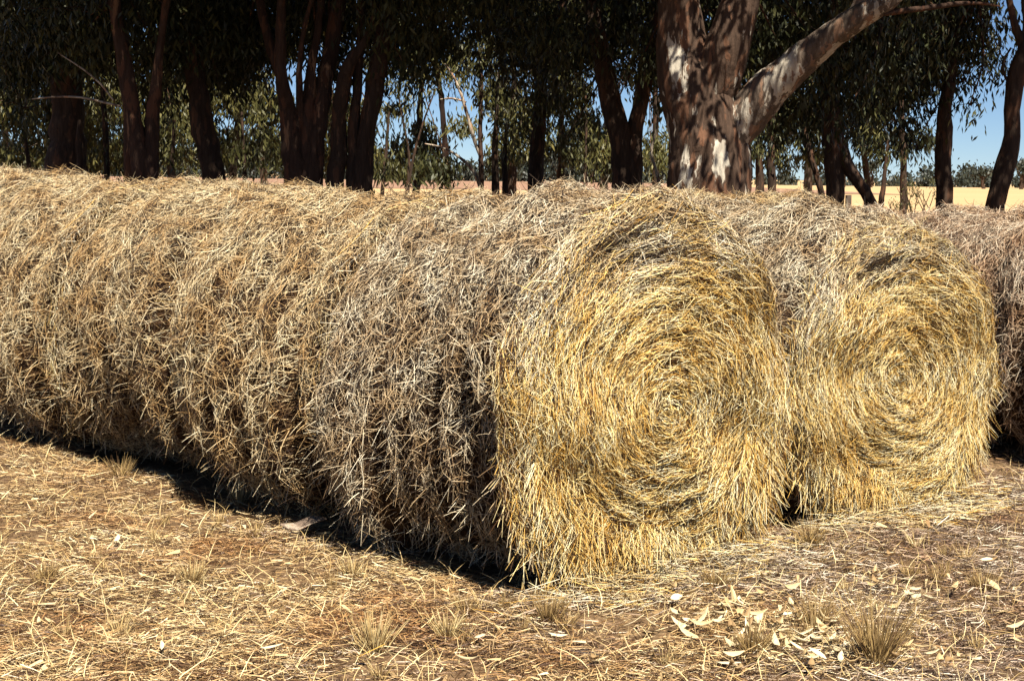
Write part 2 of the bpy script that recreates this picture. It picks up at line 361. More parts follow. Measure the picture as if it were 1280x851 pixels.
place_bale('tan_b', B3, 3.71, 1.32, 'hay bale top in the farthest row just left of the large pale gum trunk', ROW3)

# ------------------------------------------------------------ loose straw on the ground
def in_bales(x, y, m=0.0):
    bad = np.zeros(x.shape, bool)
    for o_, ln in ((B1, 7.2), (B2, 6.1), (B3, 5.0)):
        dx, dy = x - o_[0], y - o_[1]; t_ = dx*U[0] + dy*U[1]; l_ = dx*LAT[0] + dy*LAT[1]
        bad |= (t_ > .05 - m) & (t_ < ln) & (np.abs(l_) < .46 + m)
    return bad
def ground_points(n, g, y0=3.6, y1=11.5, p=1.5):
    y = y0 + (y1-y0)*g.uniform(0, 1, n)**p; x = g.uniform(-1, 1, n)*(y*.40 + .7); k = ~in_bales(x, y); return x[k], y[k]
W_bare = Wave(10, 1.0, 9, 31)
def litter(n, g, zmax, lo, hi, K=3, tilt=.16, wl=.0022, wh=.005, bias=.5):
    x, y = ground_points(n, g); k_ = g.uniform(0, 1, len(x)) > .75*np.clip(W_bare(x, y)*1.6 - .7, 0, 1); x, y = x[k_], y[k_]; N = len(x); an = g.uniform(0, 2*math.pi, N)
    an = np.where(g.uniform(0, 1, N) < bias, g.normal(.15, .5, N), an)
    ln = g.uniform(lo, hi, N); tz = np.clip(g.normal(0, tilt, N), -.5, .5); z = gz(x, y) + g.uniform(.002, zmax, N) + np.abs(tz)*ln*.35
    d = np.stack([np.cos(an), np.sin(an), tz], -1); t = np.linspace(-.5, .5, K)
    p = np.stack([x, y, z], -1)[:, None] + d[:, None]*ln[:, None, None]*t[None, :, None]
    b = norm(np.stack([-np.sin(an), np.cos(an), g.normal(0, .5, N)], -1))*(g.normal(0, .10, N)*ln)[:, None]
    p += b[:, None]*(1 - 4*t**2)[None, :, None]
    p[..., 2] = np.maximum(p[..., 2], gz(p[..., 0], p[..., 1]) + .002)
    return p
g = np.random.default_rng(21); parts = []
for args, tl, th in (((520000, g, .026, .015, .075), 0, 1), ((45000, g, .035, .04, .13), .1, 1.0)):
    p = litter(*args); N = len(p); w = g.uniform(.0014, .0033, N); up = norm(np.stack([g.normal(0, .5, N), g.normal(0, .5, N), np.ones(N)], -1))
    V, Fq, idx = blades_mesh(p, w, up); tn = (g.beta(.75, 1.0, N)*(th-tl)+tl); mx, my = p[:, 0, 0], p[:, 0, 1]; tn = tn + np.where(g.uniform(0, 1, N) < np.clip(.25 + .42*(mx + .2) + .3*W_bare(mx*.7+3, my*.7), .05, .9), 2., 0.); parts.append((V, Fq, tn[idx]))
V, Fq, T = merge(parts)
tag(quads('straw_litter', V, Fq, M_ground, tint=T), 'loose dry straw strewn over the bare ground around the bales', 'straw', kind='stuff')

# short dry grass and thin stalks standing in the litter
x, y = ground_points(9000, g, p=1.3); N = len(x); ln = g.uniform(.03, .13, N); K = 4; t = np.linspace(0, 1, K)[None, :, None]
d = norm(np.stack([g.normal(0, .35, N), g.normal(0, .35, N), np.ones(N)], -1)); bend = np.stack([g.normal(0, .4, N), g.normal(0, .4, N), -.15*np.ones(N)], -1)
p = np.stack([x, y, gz(x, y)], -1)[:, None] + (d[:, None]*t + bend[:, None]*t**2)*ln[:, None, None]
V, Fq, idx = blades_mesh(p, g.uniform(.0016, .0034, N), norm(np.stack([g.normal(0, .4, N), -np.ones(N), .3*np.ones(N)], -1)), .1)
tag(quads('dry_grass', V, Fq, M_tuft, tint=g.uniform(0, 1, N)[idx]), 'short dry grass blades standing up through the straw', 'grass', kind='stuff')

def on_ground(px, py):
    v = ray(px, py); k = CAMZ / -v.z; return np.array([v.x*k, v.y*k])
def tuft(px, py, n, h, spread, label, group=None, m=M_tuft, lo=0, hi=1):
    n = int(n*1.7); h *= 1.2
    c = on_ground(px, py); ang = g.uniform(0, 2*math.pi, n); r0 = np.abs(g.normal(0, spread*.16, n)); ln = g.uniform(.4, 1, n)*h
    b = np.stack([np.cos(ang)*r0, np.sin(ang)*r0, np.zeros(n)], -1)
    d = np.stack([np.cos(ang)*g.uniform(.05, .8, n), np.sin(ang)*g.uniform(.05, .8, n), np.ones(n)], -1); t = np.linspace(0, 1, 5)[None, :, None]
    p = b[:, None] + norm(d)[:, None]*ln[:, None, None]*t; p[..., 2] -= (.25*ln[:, None]*t[..., 0]**2*g.uniform(0, 1, (n, 1)))
    V, Fq, idx = tubes_mesh(p, g.uniform(.0018, .0034, n), 3, .3, g)
    o = quads('grass_tuft', V, Fq, m, tint=g.uniform(lo, hi, n)[idx]); o.location = (c[0], c[1], float(gz(c[0], c[1]))); tag(o, label, 'grass tuft', group)
    return o
TG = 'dry grass tufts in the foreground'
TUFTS = [
 (240, 735, 70, .10, .12, 'small golden grass tuft in the left foreground above a row of thin stalks'),
 (440, 715, 60, .09, .10, 'low yellow grass tuft below the pale bark strip'),
 (468, 812, 90, .14, .12, 'tall straw-coloured grass tuft at the bottom, left of centre'),
 (560, 800, 70, .11, .10, 'upright straw-coloured tuft between the two bottom-centre tufts'),
 (582, 775, 60, .09, .09, 'small brown grass tuft left of the foot of the golden spiral bale'),
 (685, 778, 90, .12, .12, 'brown grass tuft just below the front foot of the golden spiral bale'),
 (895, 738, 80, .10, .13, 'brown grass tuft below the right foot of the golden spiral bale'),
 (1012, 690, 90, .13, .12, 'brown tuft at the gap between the two golden spiral ends'),
 (1020, 790, 120, .11, .16, 'dark spreading grass tuft among the pale leaves at lower right'),
 (940, 825, 90, .12, .12, 'reddish grass tuft in front of the dark tuft at the bottom right'),
 (1095, 838, 130, .26, .13, 'tall bleached grass tuft at the bottom edge, right of the dark tuft'),
 (1138, 712, 50, .09, .09, 'small brown tuft in front of the orange-gold spiral bale, left one of a pair'),
 (1170, 716, 50, .08, .09, 'small brown tuft in front of the orange-gold spiral bale, right one of a pair'),
 (1228, 725, 70, .10, .10, 'dark brown tuft near the right edge of the foreground'),
 (150, 600, 60, .13, .10, 'thin grass tuft beside the dark foot of the left bales'),
 (300, 622, 60, .13, .10, 'grass tuft beside the bale foot, up and left of the pale bark strip'),
 (60, 735, 70, .08, .10, 'low dark brown tuft near the left edge of the foreground'),
]
for px, py, n, h, sp, lb in TUFTS:
    if lb: tuft(px, py, n, h, sp, lb, TG, lo=0 if 'dark' not in lb and 'brown' not in lb else 0, hi=.45 if ('dark' in lb or 'brown' in lb or 'reddish' in lb) else 1)
for k in range(60):                      # many little tufts between the named ones
    px, py = g.uniform(15, 1265), 600 + 240*g.uniform()**.8
    if in_bales(*[np.array([q]) for q in on_ground(px, py)], .12)[0] or (px < 640 and py < 545 + .30*px + 25): continue
    tuft(px, py, 22, g.uniform(.05, .09), .07, 'tiny dry grass tuft among the straw of the foreground', 'tiny grass tufts in the foreground', lo=0, hi=g.uniform(.4, 1))
def leaf_points(ln, w, curl, K=5):
    t = np.linspace(0, 1, K); hw = w/2*np.sin(np.pi*np.clip(t*.96+.02, 0, 1))**.8; V = []
    for k in range(K):
        xx = (t[k]-.5)*ln; cz = curl*(2*t[k]-1)**2
        V += [(xx, -hw[k] + .1*ln*math.sin(t[k]*2), cz + .12*hw[k]), (xx, .1*ln*math.sin(t[k]*2), cz - .25*hw[k]), (xx, hw[k] + .1*ln*math.sin(t[k]*2), cz + .12*hw[k])]
    Fq = []
    for k in range(K-1):
        for j in range(2): b = 3*k+j; Fq.append((b, b+1, b+4, b+3))
    return np.array(V), np.array(Fq)
protoL = []
for k in range(6):
    V, Fq = leaf_points(g.uniform(.05, .085), g.uniform(.014, .024), g.uniform(.002, .016))
    o = quads('fallen_leaf', V, Fq, M_fallen, tint=np.full(len(V), (.15, .35, .55, .7, .85, .95)[k]), smooth=True)
    md = o.modifiers.new('thickness', 'SOLIDIFY'); md.thickness = .0009; protoL.append(o)
nl = 0
def drop_leaf(px, py, label, group, s=1.0, i=None):
    global nl
    c = on_ground(px, py); o = protoL[nl % 6] if nl < 6 else protoL[nl % 6].copy()
    if nl >= 6: COL.objects.link(o)
    o.location = (c[0], c[1], float(gz(c[0], c[1])) + .040 + g.uniform(0, .012)); o.rotation_euler = (g.normal(0, .35), g.normal(0, .25), g.uniform(0, 6.28)); o.scale = (s*g.uniform(.6, 1.05), s*g.uniform(.7, 1.35), s*g.uniform(.6, 1.5))
    tag(o, label, 'leaf', group); nl += 1
PATCHES = [(905, 785, 70, 22, 64, 'pale dry gum leaf in the leaf patch left of the dark grass tuft', 'gum leaves left of the dark tuft'),
 (1010, 812, 60, 20, 52, 'pale dry gum leaf in the leaf patch in front of the dark grass tuft', 'gum leaves in front of the dark tuft'),
 (1170, 735, 60, 18, 24, 'pale dry gum leaf scattered near the pair of small brown tufts at right', 'gum leaves near the pair of tufts'),
 (1155, 835, 60, 12, 16, 'pale dry gum leaf at the bottom right corner area of the ground', 'gum leaves at the bottom right')]
for cx, cy, sx, sy, n, lb, gr in PATCHES:
    for k in range(n): drop_leaf(cx + g.normal(0, sx*.8), min(cy + g.normal(0, sy*1.0), 850), lb, gr)
LL = [(275, 685), (50, 668), (146, 796), (243, 808), (205, 835), (340, 822), (235, 770), (498, 735), (390, 750), (585, 830), (600, 808), (545, 848), (470, 800), (370, 700), (560, 700), (640, 790), (150, 690), (700, 800), (740, 830), (100, 760)]
for px, py in LL: drop_leaf(px + g.normal(0, 3), py, 'pale dry leaf lying singly on the straw in the left and middle foreground', 'single leaves on the straw', 1.0)
# more and smaller leaf litter that nobody would count
x, y = ground_points(2600, g); N = len(x); ln = g.uniform(.02, .06, N); an = g.uniform(0, 6.28, N); t = np.linspace(-.5, .5, 4)
p = np.stack([x, y, gz(x, y) + g.uniform(.012, .036, N)], -1)[:, None] + np.stack([np.cos(an), np.sin(an), g.normal(0, .25, N)], -1)[:, None]*ln[:, None, None]*t[None, :, None]
V, Fq, idx = blades_mesh(p, ln*.28, norm(np.stack([g.normal(0, .3, N), g.normal(0, .3, N), np.ones(N)], -1)), .15)
tag(quads('leaf_litter', V, Fq, M_fallen, tint=g.beta(1, 1.6, N)[idx]), 'small dry leaf crumbs and chaff scattered through the ground straw', 'leaf litter', kind='stuff')
# pale curl of bark
V, Fq = leaf_points(.19, .06, .02, 9); V[:, 2] += .01*np.sin(V[:, 0]*40)
o = quads('bark_strip', V, Fq, M_pale, smooth=True); md = o.modifiers.new('thickness', 'SOLIDIFY'); md.thickness = .004
c = on_ground(380, 674); o.location = (c[0], c[1], float(gz(*c)) + .07); o.rotation_euler = (.45, -.10, .12); tag(o, 'pale curled strip of bark lying on the straw beside the front bales', 'bark')

# ------------------------------------------------------------ trees
def sweep(pts, rad, sides=14, rough=.06, seed=0, flare=0.0, lobes=0, fine=False):
    """a bent, uneven stem through points with radii; returns verts, quads"""
    pts = np.asarray(pts, float); rad = np.asarray(rad, float); gg = np.random.default_rng(seed)
    d = np.r_[0, np.cumsum(np.linalg.norm(np.diff(pts, axis=0), axis=1))]; n = max(8, int(d[-1]/max(.10, rad.mean()*.55)))
    n = min(n, 60)
    if fine: n = 130; sides = 44
    u = np.linspace(0, d[-1], n)
    P = np.stack([np.interp(u, d, pts[:, k]) for k in range(3)], -1); r = np.interp(u, d, rad)
    for _ in range(3): P[1:-1] = (P[:-2] + 2*P[1:-1] + P[2:])/4; r[1:-1] = (r[:-2] + 2*r[1:-1] + r[2:])/4
    if not fine: P[1:-1] += gg.normal(0, 1, (n-2, 3))*r[1:-1, None]*.06
    else: rough = .035
    if flare: r = r*(1 + flare*np.exp(-(P[:, 2]/ .35)))
    T = norm(np.gradient(P, axis=0)); ref = np.array([.3, 1, .1]); A = norm(np.cross(T, ref)); B = np.cross(T, A)
    th = np.arange(sides)*2*math.pi/sides; Wn = Wave(8, 1, 3, seed+50, 2, integer=0); Wf = Wave(10, 4, 11, seed+51, 2, integer=0)
    q = 1 + rough*(Wn(th[None], u[:, None]*1.2/max(rad.mean(), .05)*.3) + .5*Wf(th[None], u[:, None]*3))
    if fine:
        Wb = Wave(14, 6, 16, seed+52, 2, integer=0); Wc = Wave(12, 9, 20, seed+53, 2, integer=0); Wb.k[:, 1] *= .18; bk = Wb(th[None], u[:, None]*6)
        q = q + .018*np.sign(bk)*np.abs(bk)**.5 + .010*Wc(th[None], u[:, None]*8)
    if lobes: q = q + .07*np.cos(th[None]*lobes + .8*u[:, None])
    V = P[:, None] + (r[:, None]*q)[..., None]*(A[:, None]*np.cos(th)[None, :, None] + B[:, None]*np.sin(th)[None, :, None])
    b = np.arange(n-1)[:, None]*sides; j = np.arange(sides)[None]; j2 = (j+1) % sides
    return V.reshape(-1, 3), np.stack([b+j, b+j2, b+sides+j2, b+sides+j], -1).reshape(-1, 4)
def joined(parts):
    return merge([(V, Fq, np.zeros(len(V))) for V, Fq in parts])[:2]
def leaves(blobs, gg, per=2400, size=(.07, .13), wr=.26, clump=.16, nl_=34):
    """gum foliage: hanging leaves in small sprays filling the blobs (x, y, z, r) -> verts, quads, tint"""
    Cs = []
    for (bx, by, bz, br) in blobs:
        n = max(3, int(per*br*br/nl_)); v = norm(gg.normal(size=(n, 3)))*(gg.uniform(.15, 1, (n, 1))**.55)*br*(1 + .25*gg.normal(size=(n, 1)))
        v[:, 2] *= .75; Cs.append(np.array([bx, by, bz]) + v)
    C = np.concatenate(Cs); m = len(C); sp = clump*gg.uniform(.6, 1.4, m)
    c = np.repeat(C, nl_, 0) + gg.normal(0, 1, (m*nl_, 3))*np.repeat(sp, nl_)[:, None]*np.array([1, 1, .9]); N = len(c)
    ln = gg.uniform(*size, N); d = norm(np.stack([gg.normal(0, .5, N), gg.normal(0, .5, N), -np.ones(N)], -1)); s = norm(np.cross(d, gg.normal(size=(N, 3))))
    w = (ln*wr*.5)[:, None]; L_ = ln[:, None]
    V = np.stack([c, c + d*L_*.45 + s*w, c + d*L_, c + d*L_*.45 - s*w], 1).reshape(-1, 3)
    Fq = np.arange(4*N).reshape(-1, 4); return V, Fq, np.repeat(np.clip(np.repeat(gg.uniform(0, .6, m), nl_) + gg.uniform(0, .4, N), 0, 1), 4)
def pxw(px, Y): return px*Y/F
def tree(seed, Y, stems, blobs, label, bark=M_bark, leafm=M_leaf, group=None, upper=None, per=3600, name='tree', limbs=(), extra=True, leaf=(.08, .15), base=None, auto=7):
    """stems: lists of (px, py, width px[, dY]) from the top of the visible part down or up; each is carried to the ground"""
    gg = np.random.default_rng(seed); bx = stems[0][-1][0] if base is None else base; b0 = at(bx, 300, Y)[0]
    root = empty(name, (b0, Y, 0)); tag(root, label, 'tree', group); o0 = np.array([b0, Y, 0]); geo = []; tops = []
    for k, st in enumerate(stems):
        pts, rad = [], []
        for q in st:
            dY = q[3] if len(q) > 3 else 0; pts.append(at(q[0], q[1], Y + dY)); rad.append(pxw(q[2], Y)/2*(1 if seed == 101 else .82))
        pts = pts[::-1]; rad = rad[::-1]                     # ground first
        if pts[0][2] > .1: p0 = pts[0].copy(); p0[2] = -.15; pts.insert(0, p0); rad.insert(0, rad[0]*1.12)
        if extra and pts[-1][2] > 2.6:                          # the stem goes on above the picture
            dr = norm(pts[-1] - pts[-2]); up = pts[-1] + dr*1.4 + np.array([gg.normal(0, .3), gg.normal(0, .4), .9]); pts.append(up); rad.append(rad[-1]*.72)
            pts.append(up + np.array([gg.normal(0, .7), gg.normal(0, .7), 1.8])); rad.append(rad[-1]*.5)
        tops.append(pts[-1]); geo.append(sweep(np.array(pts) - o0, rad, 16 if rad[0] > .1 else 8, .07, seed*10+k, .3 if rad[0] > .12 else .1, fine=seed == 101))
    hi_ = [t_ for t_ in tops if t_[2] > 4.2]; tops = hi_ or [max(tops, key=lambda t_: t_[2])]
    V, Fq = joined(geo); quads('trunk', V, Fq, bark, root, smooth=True)
    for k, lb in enumerate(limbs):
        pts = [at(q[0], q[1], Y + (q[3] if len(q) > 3 else 0)) - o0 for q in lb['p']]; rad = [pxw(q[2], Y)/2 for q in lb['p']]
        V, Fq = sweep(pts, rad, lb.get('sides', 10), .07, seed*10+40+k, fine=seed == 101 and k < 2); quads(lb.get('name', 'limb'), V, Fq, lb.get('m', bark), root, smooth=True)
    BL = [tuple(at(b[0], b[1], Y + (b[3] if len(b) > 3 else gg.normal(0, .5))) - o0) + (pxw(b[2], Y),) for b in blobs]
    if upper and blobs:                       # the low hanging side of the crown, mostly behind the stems
        for _ in range(auto):
            q = at(bx + gg.normal(0, 62), gg.uniform(-35, 95), Y + gg.uniform(.3, 3.0)) - o0; BL.append((q[0], q[1], q[2], gg.uniform(.2, .6)))
    if name == 'background_tree' and bx < 480:
        for _ in range(4):
            q = at(bx + gg.normal(0, 34), gg.uniform(110, 212), Y + gg.normal(0, 1.5)) - o0; BL.append((q[0], q[1], q[2], gg.uniform(.4, .8)))
    if name == 'background_tree':
        for _ in range(3):
            q = at(bx + gg.normal(0, 30), gg.uniform(150, 200), Y + gg.normal(0, 1.5)) - o0; BL.append((q[0], q[1], q[2], gg.uniform(.3, .6)))
    tw = []                                   # twigs and small boughs that carry the hanging sprays
    for k, b in enumerate(BL):
        if name == 'background_tree' and k % 2: continue
        c = np.array(b[:3]); tgt = min(tops, key=lambda t_: abs(t_[0] - o0[0] - c[0])) - o0; s0 = np.array([tgt[0]*.7, tgt[1]*.7, max(c[2] + .35, tgt[2]*.55)])
        if abs(s0[0]-c[0]) < 2.5 and name != 'sapling':
            tw.append(sweep([s0, (s0 + c)/2 + gg.normal(0, .12, 3), c + gg.normal(0, .05, 3)], [.022, .014, .006], 5, .03, seed+60+k))
            for _ in range(3): e_ = c + gg.normal(0, 1, 3)*b[3]*np.array([.8, .8, .6]); tw.append(sweep([c, (c + e_)/2 + gg.normal(0, .04, 3), e_], [.009, .006, .003], 4, .03, seed+70+k))
    if tw: V, Fq = joined(tw); quads('twigs', V, Fq, M_bark2 if seed % 2 else bark, root)
    parts = []
    if BL: parts.append(leaves(BL, gg, per, leaf))
    if upper:
        n, rx, zlo, zhi, rb = upper; up = []
        for k in range(n):
            tp = tops[k % len(tops)] - o0; an, rr = gg.uniform(0, 6.28), rx*math.sqrt(gg.uniform())
            up.append((tp[0]*.6 + rr*math.cos(an), tp[1] - .32*(zlo + zhi)/2 + rr*math.sin(an), gg.uniform(zlo, zhi), rb*gg.uniform(.7, 1.3)))  # crown out of view, shifted sunward so that it shades the trunks
        parts.append(leaves(up, gg, 620, (.13, .23), .34, .3, 20))
        # small boughs that carry the upper crown
        bs = [sweep([tops[k % len(tops)] - o0 - np.array([0, 0, .8]), (np.array(u[:3]) + tops[k % len(tops)] - o0)/2, np.array(u[:3])], [.06, .04, .015], 6, .05, seed+k) for k, u in enumerate(up)]
        V, Fq = joined(bs); tag(quads('branches', V, Fq, bark, root, smooth=True), None)
    if parts:
        V, Fq, T = merge(parts); quads('crown', V, Fq, leafm, root, tint=T)
    return root
UP = (20, 3.1, 5.1, 8.8, 1.15)
# the big gum
Yg = 17.0
tree(101, Yg, [[(848, -6, 46, -.1), (852, 60, 62), (868, 110, 88), (884, 160, 96), (887, 215, 108)]],
  [(940, 40, 55, .8), (900, -40, 60, .4), (1010, 30, 50, 1.0), (1090, -40, 60, .3)],
  'large mottled pale gum tree with thick forked trunk rising behind the bales', M_gum, M_leaf, upper=(15, 4.2, 5.6, 10, 1.2),
  limbs=[dict(p=[(872, 190, 50, .1), (880, 150, 58), (895, 105, 62, -.1), (910, 60, 56, -.2), (926, 5, 46, -.25), (935, -50, 38, -.3), (960, -160, 26, -.2)], sides=16, m=M_gum),
         dict(p=[(882, 214, 44, .1), (905, 182, 52), (932, 148, 52, -.1), (962, 112, 46, -.25), (1000, 78, 40, -.4), (1040, 45, 33, -.6), (1080, 18, 28, -.8), (1108, 3, 24, -.9), (1150, -40, 18, -1), (1200, -110, 12, -1)], sides=16, m=M_limb),
         dict(p=[(1062, 30, 14, -.7), (1074, 12, 20, -.75), (1082, -10, 18, -.8), (1090, -60, 12, -.9)], sides=10, m=M_pale),
         dict(p=[(1104, 17, 7, -.9), (1128, 13, 8, -.9), (1160, 11, 7, -.9), (1190, 5, 6, -.9), (1226, 2, 4, -.9), (1250, 8, 2, -.9)], sides=8, m=M_bark2)])
tree(102, 20, [[(738, -5, 26), (748, 60, 28), (762, 120, 30), (775, 170, 34), (785, 225, 44)], [(826, 20, 14), (815, 60, 20), (803, 110, 22), (795, 160, 24), (788, 225, 34)]],
  [(700, 20, 60), (775, 30, 60), (790, -10, 50), (760, 20, 50, 1), (640, 10, 60, 1.2)], 'V-forked dark tree left of the large pale gum', M_bark, M_leaf, upper=UP)
tree(103, 19, [[(484, -5, 24), (476, 60, 25), (466, 130, 28), (454, 190, 30), (450, 225, 34)], [(452, -5, 12), (450, 60, 14), (446, 120, 16), (440, 200, 20)], [(466, 40, 8, -.2), (448, 62, 14, -.2), (430, 90, 22, -.2), (424, 150, 22), (420, 225, 28)]],
  [(500, 10, 60), (540, 50, 50), (560, -10, 60), (455, 10, 30), (510, 85, 36)], 'dark tree of three leaning stems fanning out of one foot', M_bark, M_leaf, upper=UP, base=440)
tree(104, 19, [[(352, -5, 11, -.3), (350, 50, 15, -.3), (352, 110, 20, -.2), (362, 150, 30), (372, 225, 42)], [(322, -5, 14, .3), (335, 50, 14, .3), (352, 100, 16, .2), (368, 170, 26)], [(398, 40, 10), (388, 90, 16), (385, 130, 20), (385, 225, 34)], [(424, -5, 22, .2), (415, 60, 24, .2), (402, 120, 24), (390, 225, 32)], [(378, 40, 7, -.3), (373, 100, 10, -.2), (376, 150, 14)]],
  [(340, -10, 40, 1), (300, 50, 40, 1.2), (400, 15, 34, .8)], 'many-stemmed orange-brown gum right of the black leaning trunk', M_bark2, M_leaf, upper=UP, base=378)
tree(105, 20, [[(236, -5, 28), (238, 60, 30), (248, 130, 32), (262, 200, 36), (268, 225, 40)]],
  [(240, 30, 70), (285, 20, 60), (210, 60, 50), (280, 90, 45, 1), (200, 110, 30, 1)], 'black leaning trunk standing between two many-stemmed trees', M_bark, M_leaf, upper=UP)
tree(106, 18.5, [[(140, -5, 16), (150, 50, 20), (158, 100, 22), (168, 150, 26), (180, 225, 40)], [(200, 60, 12), (194, 110, 16), (190, 160, 22), (186, 225, 30)], [(130, -10, 12, .3), (152, 30, 14, .2), (160, 80, 15)]],
  [(110, 15, 65), (185, 50, 36, .6), (80, 60, 50, .8), (170, -20, 40)], 'leaning tree with an orange-lit upper trunk in the left woodland', M_bark2, M_leaf, upper=UP,
  limbs=[dict(p=[(150, 133, 3.5), (128, 128, 3), (98, 120, 3), (70, 121, 2.5), (40, 124, 1.6)], name='branch', m=M_pale, sides=6), dict(p=[(142, 126, 2.5), (124, 100, 2.5), (100, 84, 2), (72, 66, 1.4)], name='branch', m=M_pale, sides=6)])
tree(107, 21, [[(84, 100, 44), (84, 150, 50), (80, 200, 60), (78, 225, 66)], [(100, 150, 7, -.5), (97, 180, 9, -.5), (102, 205, 10, -.5), (98, 225, 10, -.5)]],
  [(30, 20, 70), (90, 40, 60), (20, 80, 45), (70, 90, 40), (120, 70, 40), (30, 135, 22, 1)], 'stout broad trunk with a pale root stem at the far left', M_bark, M_leaf, upper=UP, base=80)
tree(108, 24, [[(676, 80, 18), (676, 130, 20), (674, 170, 22), (670, 225, 24)]],
  [(650, 30, 60), (700, 60, 44), (640, 80, 34), (690, 120, 38), (720, 145, 26), (655, 150, 26), (705, 170, 18)], 'single straight dark trunk standing in front of the bare paddock', M_bark, M_leaf2, upper=UP)
tree(109, 22, [[(1190, 60, 18), (1186, 100, 20), (1180, 150, 22), (1178, 200, 23), (1180, 250, 26)]],
  [(1190, 35, 50), (1160, 70, 55), (1120, 60, 60), (1215, 60, 30), (1205, 100, 18), (1150, 110, 34), (1100, 110, 46), (1235, 35, 22), (1190, 5, 50), (1125, 150, 28, .8), (1213, 132, 9), (1145, 178, 16, .8)], 'dark straight trunk against the golden field, with drooping crown at right', M_bark, M_leaf, upper=UP)
tree(110, 19, [[(1038, 90, 26, .2), (1038, 140, 28, .1), (1041, 190, 27), (1043, 235, 26), (1043, 262, 27)], [(1040, 150, 20), (1052, 195, 22), (1072, 228, 20), (1092, 258, 18), (1104, 285, 18)]],
  [(1030, 70, 60), (980, 80, 50), (1060, 110, 50), (1010, 130, 40), (960, 40, 40), (1070, 60, 55, 1), (1055, 160, 24), (985, 150, 30, 1)], 'black trunk with a second stem leaning out like a prop', M_bark, M_leaf, upper=UP, base=1043)
tree(111, 26, [[(1000, 150, 9), (1012, 190, 9), (1022, 225, 10), (1030, 250, 10)]], [(1000, 140, 30), (970, 165, 22)], 'slim crooked dark sapling just left of the prop-like leaning trunk', M_bark, M_leaf)
tree(112, 28, [[(962, 130, 12), (966, 170, 12), (963, 210, 12), (965, 235, 13)]], [(950, 110, 34), (985, 125, 30), (940, 160, 22), (975, 190, 14)], 'short dark trunk in the shade right of the large pale gum', M_bark, M_leaf2)
tree(113, 17.5, [[(1284, 55, 26), (1272, 90, 26), (1264, 125, 26), (1267, 160, 24), (1262, 195, 27), (1250, 225, 30), (1244, 252, 30)]], [],
  'bent bare trunk curving up at the right edge of the photo', M_bark, M_leaf, upper=(8, 1.8, 5.2, 8, 1.0), base=1244,
  limbs=[dict(p=[(1278, 60, 12), (1268, 30, 9), (1262, 5, 8), (1256, -30, 6)], name='branch', sides=8), dict(p=[(1262, 105, 4), (1252, 92, 3), (1254, 74, 2.5), (1264, 60, 2.5)], name='branch', sides=6), dict(p=[(1275, 60, 5), (1284, 35, 4), (1276, 5, 4), (1280, -30, 3)], name='branch', sides=6)])
TH = 'thin saplings between the big trunks'
def thin(seed, Y, st, bl, label, bark=M_bark2, lf=M_leaf2, limbs=(), per=2200): tree(seed, Y, [st], bl, label, bark, lf, TH, None, per, 'sapling', limbs, extra=False)
thin(120, 27, [(600, 60, 5), (602, 110, 7), (600, 170, 7), (602, 232, 9)], [(610, 70, 34), (575, 90, 26), (625, 100, 20)], 'straight orange sapling trunk left of the single dark trunk', limbs=[dict(p=[(600, 195, 4), (588, 160, 5), (578, 120, 4), (566, 92, 3), (556, 80, 2)], name='branch', m=M_pale, sides=6), dict(p=[(583, 128, 2.5), (565, 122, 2.5), (548, 125, 1.5)], name='branch', m=M_pale, sides=6)])
thin(121, 27, [(622, 90, 5), (621, 140, 7), (618, 190, 10), (620, 232, 12)], [(635, 130, 22), (650, 170, 18), (630, 60, 30)], 'dark sapling standing close beside the straight orange one', M_bark)
thin(122, 25, [(634, 150, 5), (630, 200, 8), (632, 232, 10)], [(640, 150, 18), (645, 185, 12)], 'short leafy dark sapling just right of the straight orange one', M_bark)
thin(123, 30, [(545, 110, 2), (530, 150, 3), (518, 190, 4), (508, 240, 6)], [(540, 100, 22), (510, 130, 14)], 'wispy leaning sapling with sky behind it left of centre', M_bark)
thin(124, 30, [(497, 110, 2.5), (503, 150, 3), (512, 190, 4), (510, 240, 5)], [(495, 95, 20)], 'wispy sapling crossing the leaning one left of centre', M_bark)
thin(125, 26, [(486, 140, 4), (484, 170, 5), (482, 200, 5), (478, 232, 6)], [(490, 160, 16), (470, 205, 14), (486, 215, 12)], 'thin sapling hard against the right side of the three-stemmed tree', M_bark)
thin(126, 32, [(732, 120, 4), (733, 160, 4), (732, 200, 4), (731, 236, 5)], [(722, 190, 16), (745, 200, 14), (735, 165, 14)], 'thin dark sapling between the single trunk and the V-forked tree', M_bark)
thin(127, 26, [(824, 120, 3), (822, 160, 4), (812, 190, 4), (826, 232, 6)], [(820, 130, 18), (830, 60, 20)], 'crooked thin sapling against the left side of the large gum', M_pale)
thin(128, 27, [(1110, 175, 4), (1108, 205, 6), (1104, 232, 7), (1100, 262, 9)], [(1100, 165, 14), (1118, 190, 8)], 'pale spindly sapling right of the prop-like leaning trunk', M_bark2)
thin(129, 24, [(20, 110, 4), (28, 150, 5), (34, 190, 6), (38, 225, 8)], [(20, 120, 20), (40, 160, 14), (10, 190, 18)], 'thin dark sapling nearest the left edge of the photo', M_bark)
thin(130, 24, [(128, 110, 7), (131, 150, 9), (133, 190, 9), (134, 225, 10)], [(125, 120, 24), (145, 160, 14), (120, 190, 14)], 'dark sapling between the stout broad trunk and the leaning tree', M_bark)
thin(131, 25, [(302, 140, 4), (304, 180, 5), (306, 225, 7)], [(310, 110, 26), (320, 150, 20), (300, 190, 14), (325, 190, 12)], 'leafy sapling between the black leaning trunk and the many-stemmed gum', M_bark)
thin(132, 25, [(218, 150, 5), (216, 190, 6), (214, 225, 8)], [(215, 140, 24), (225, 180, 14), (205, 200, 12)], 'leafy sapling left of the black leaning trunk', M_bark)
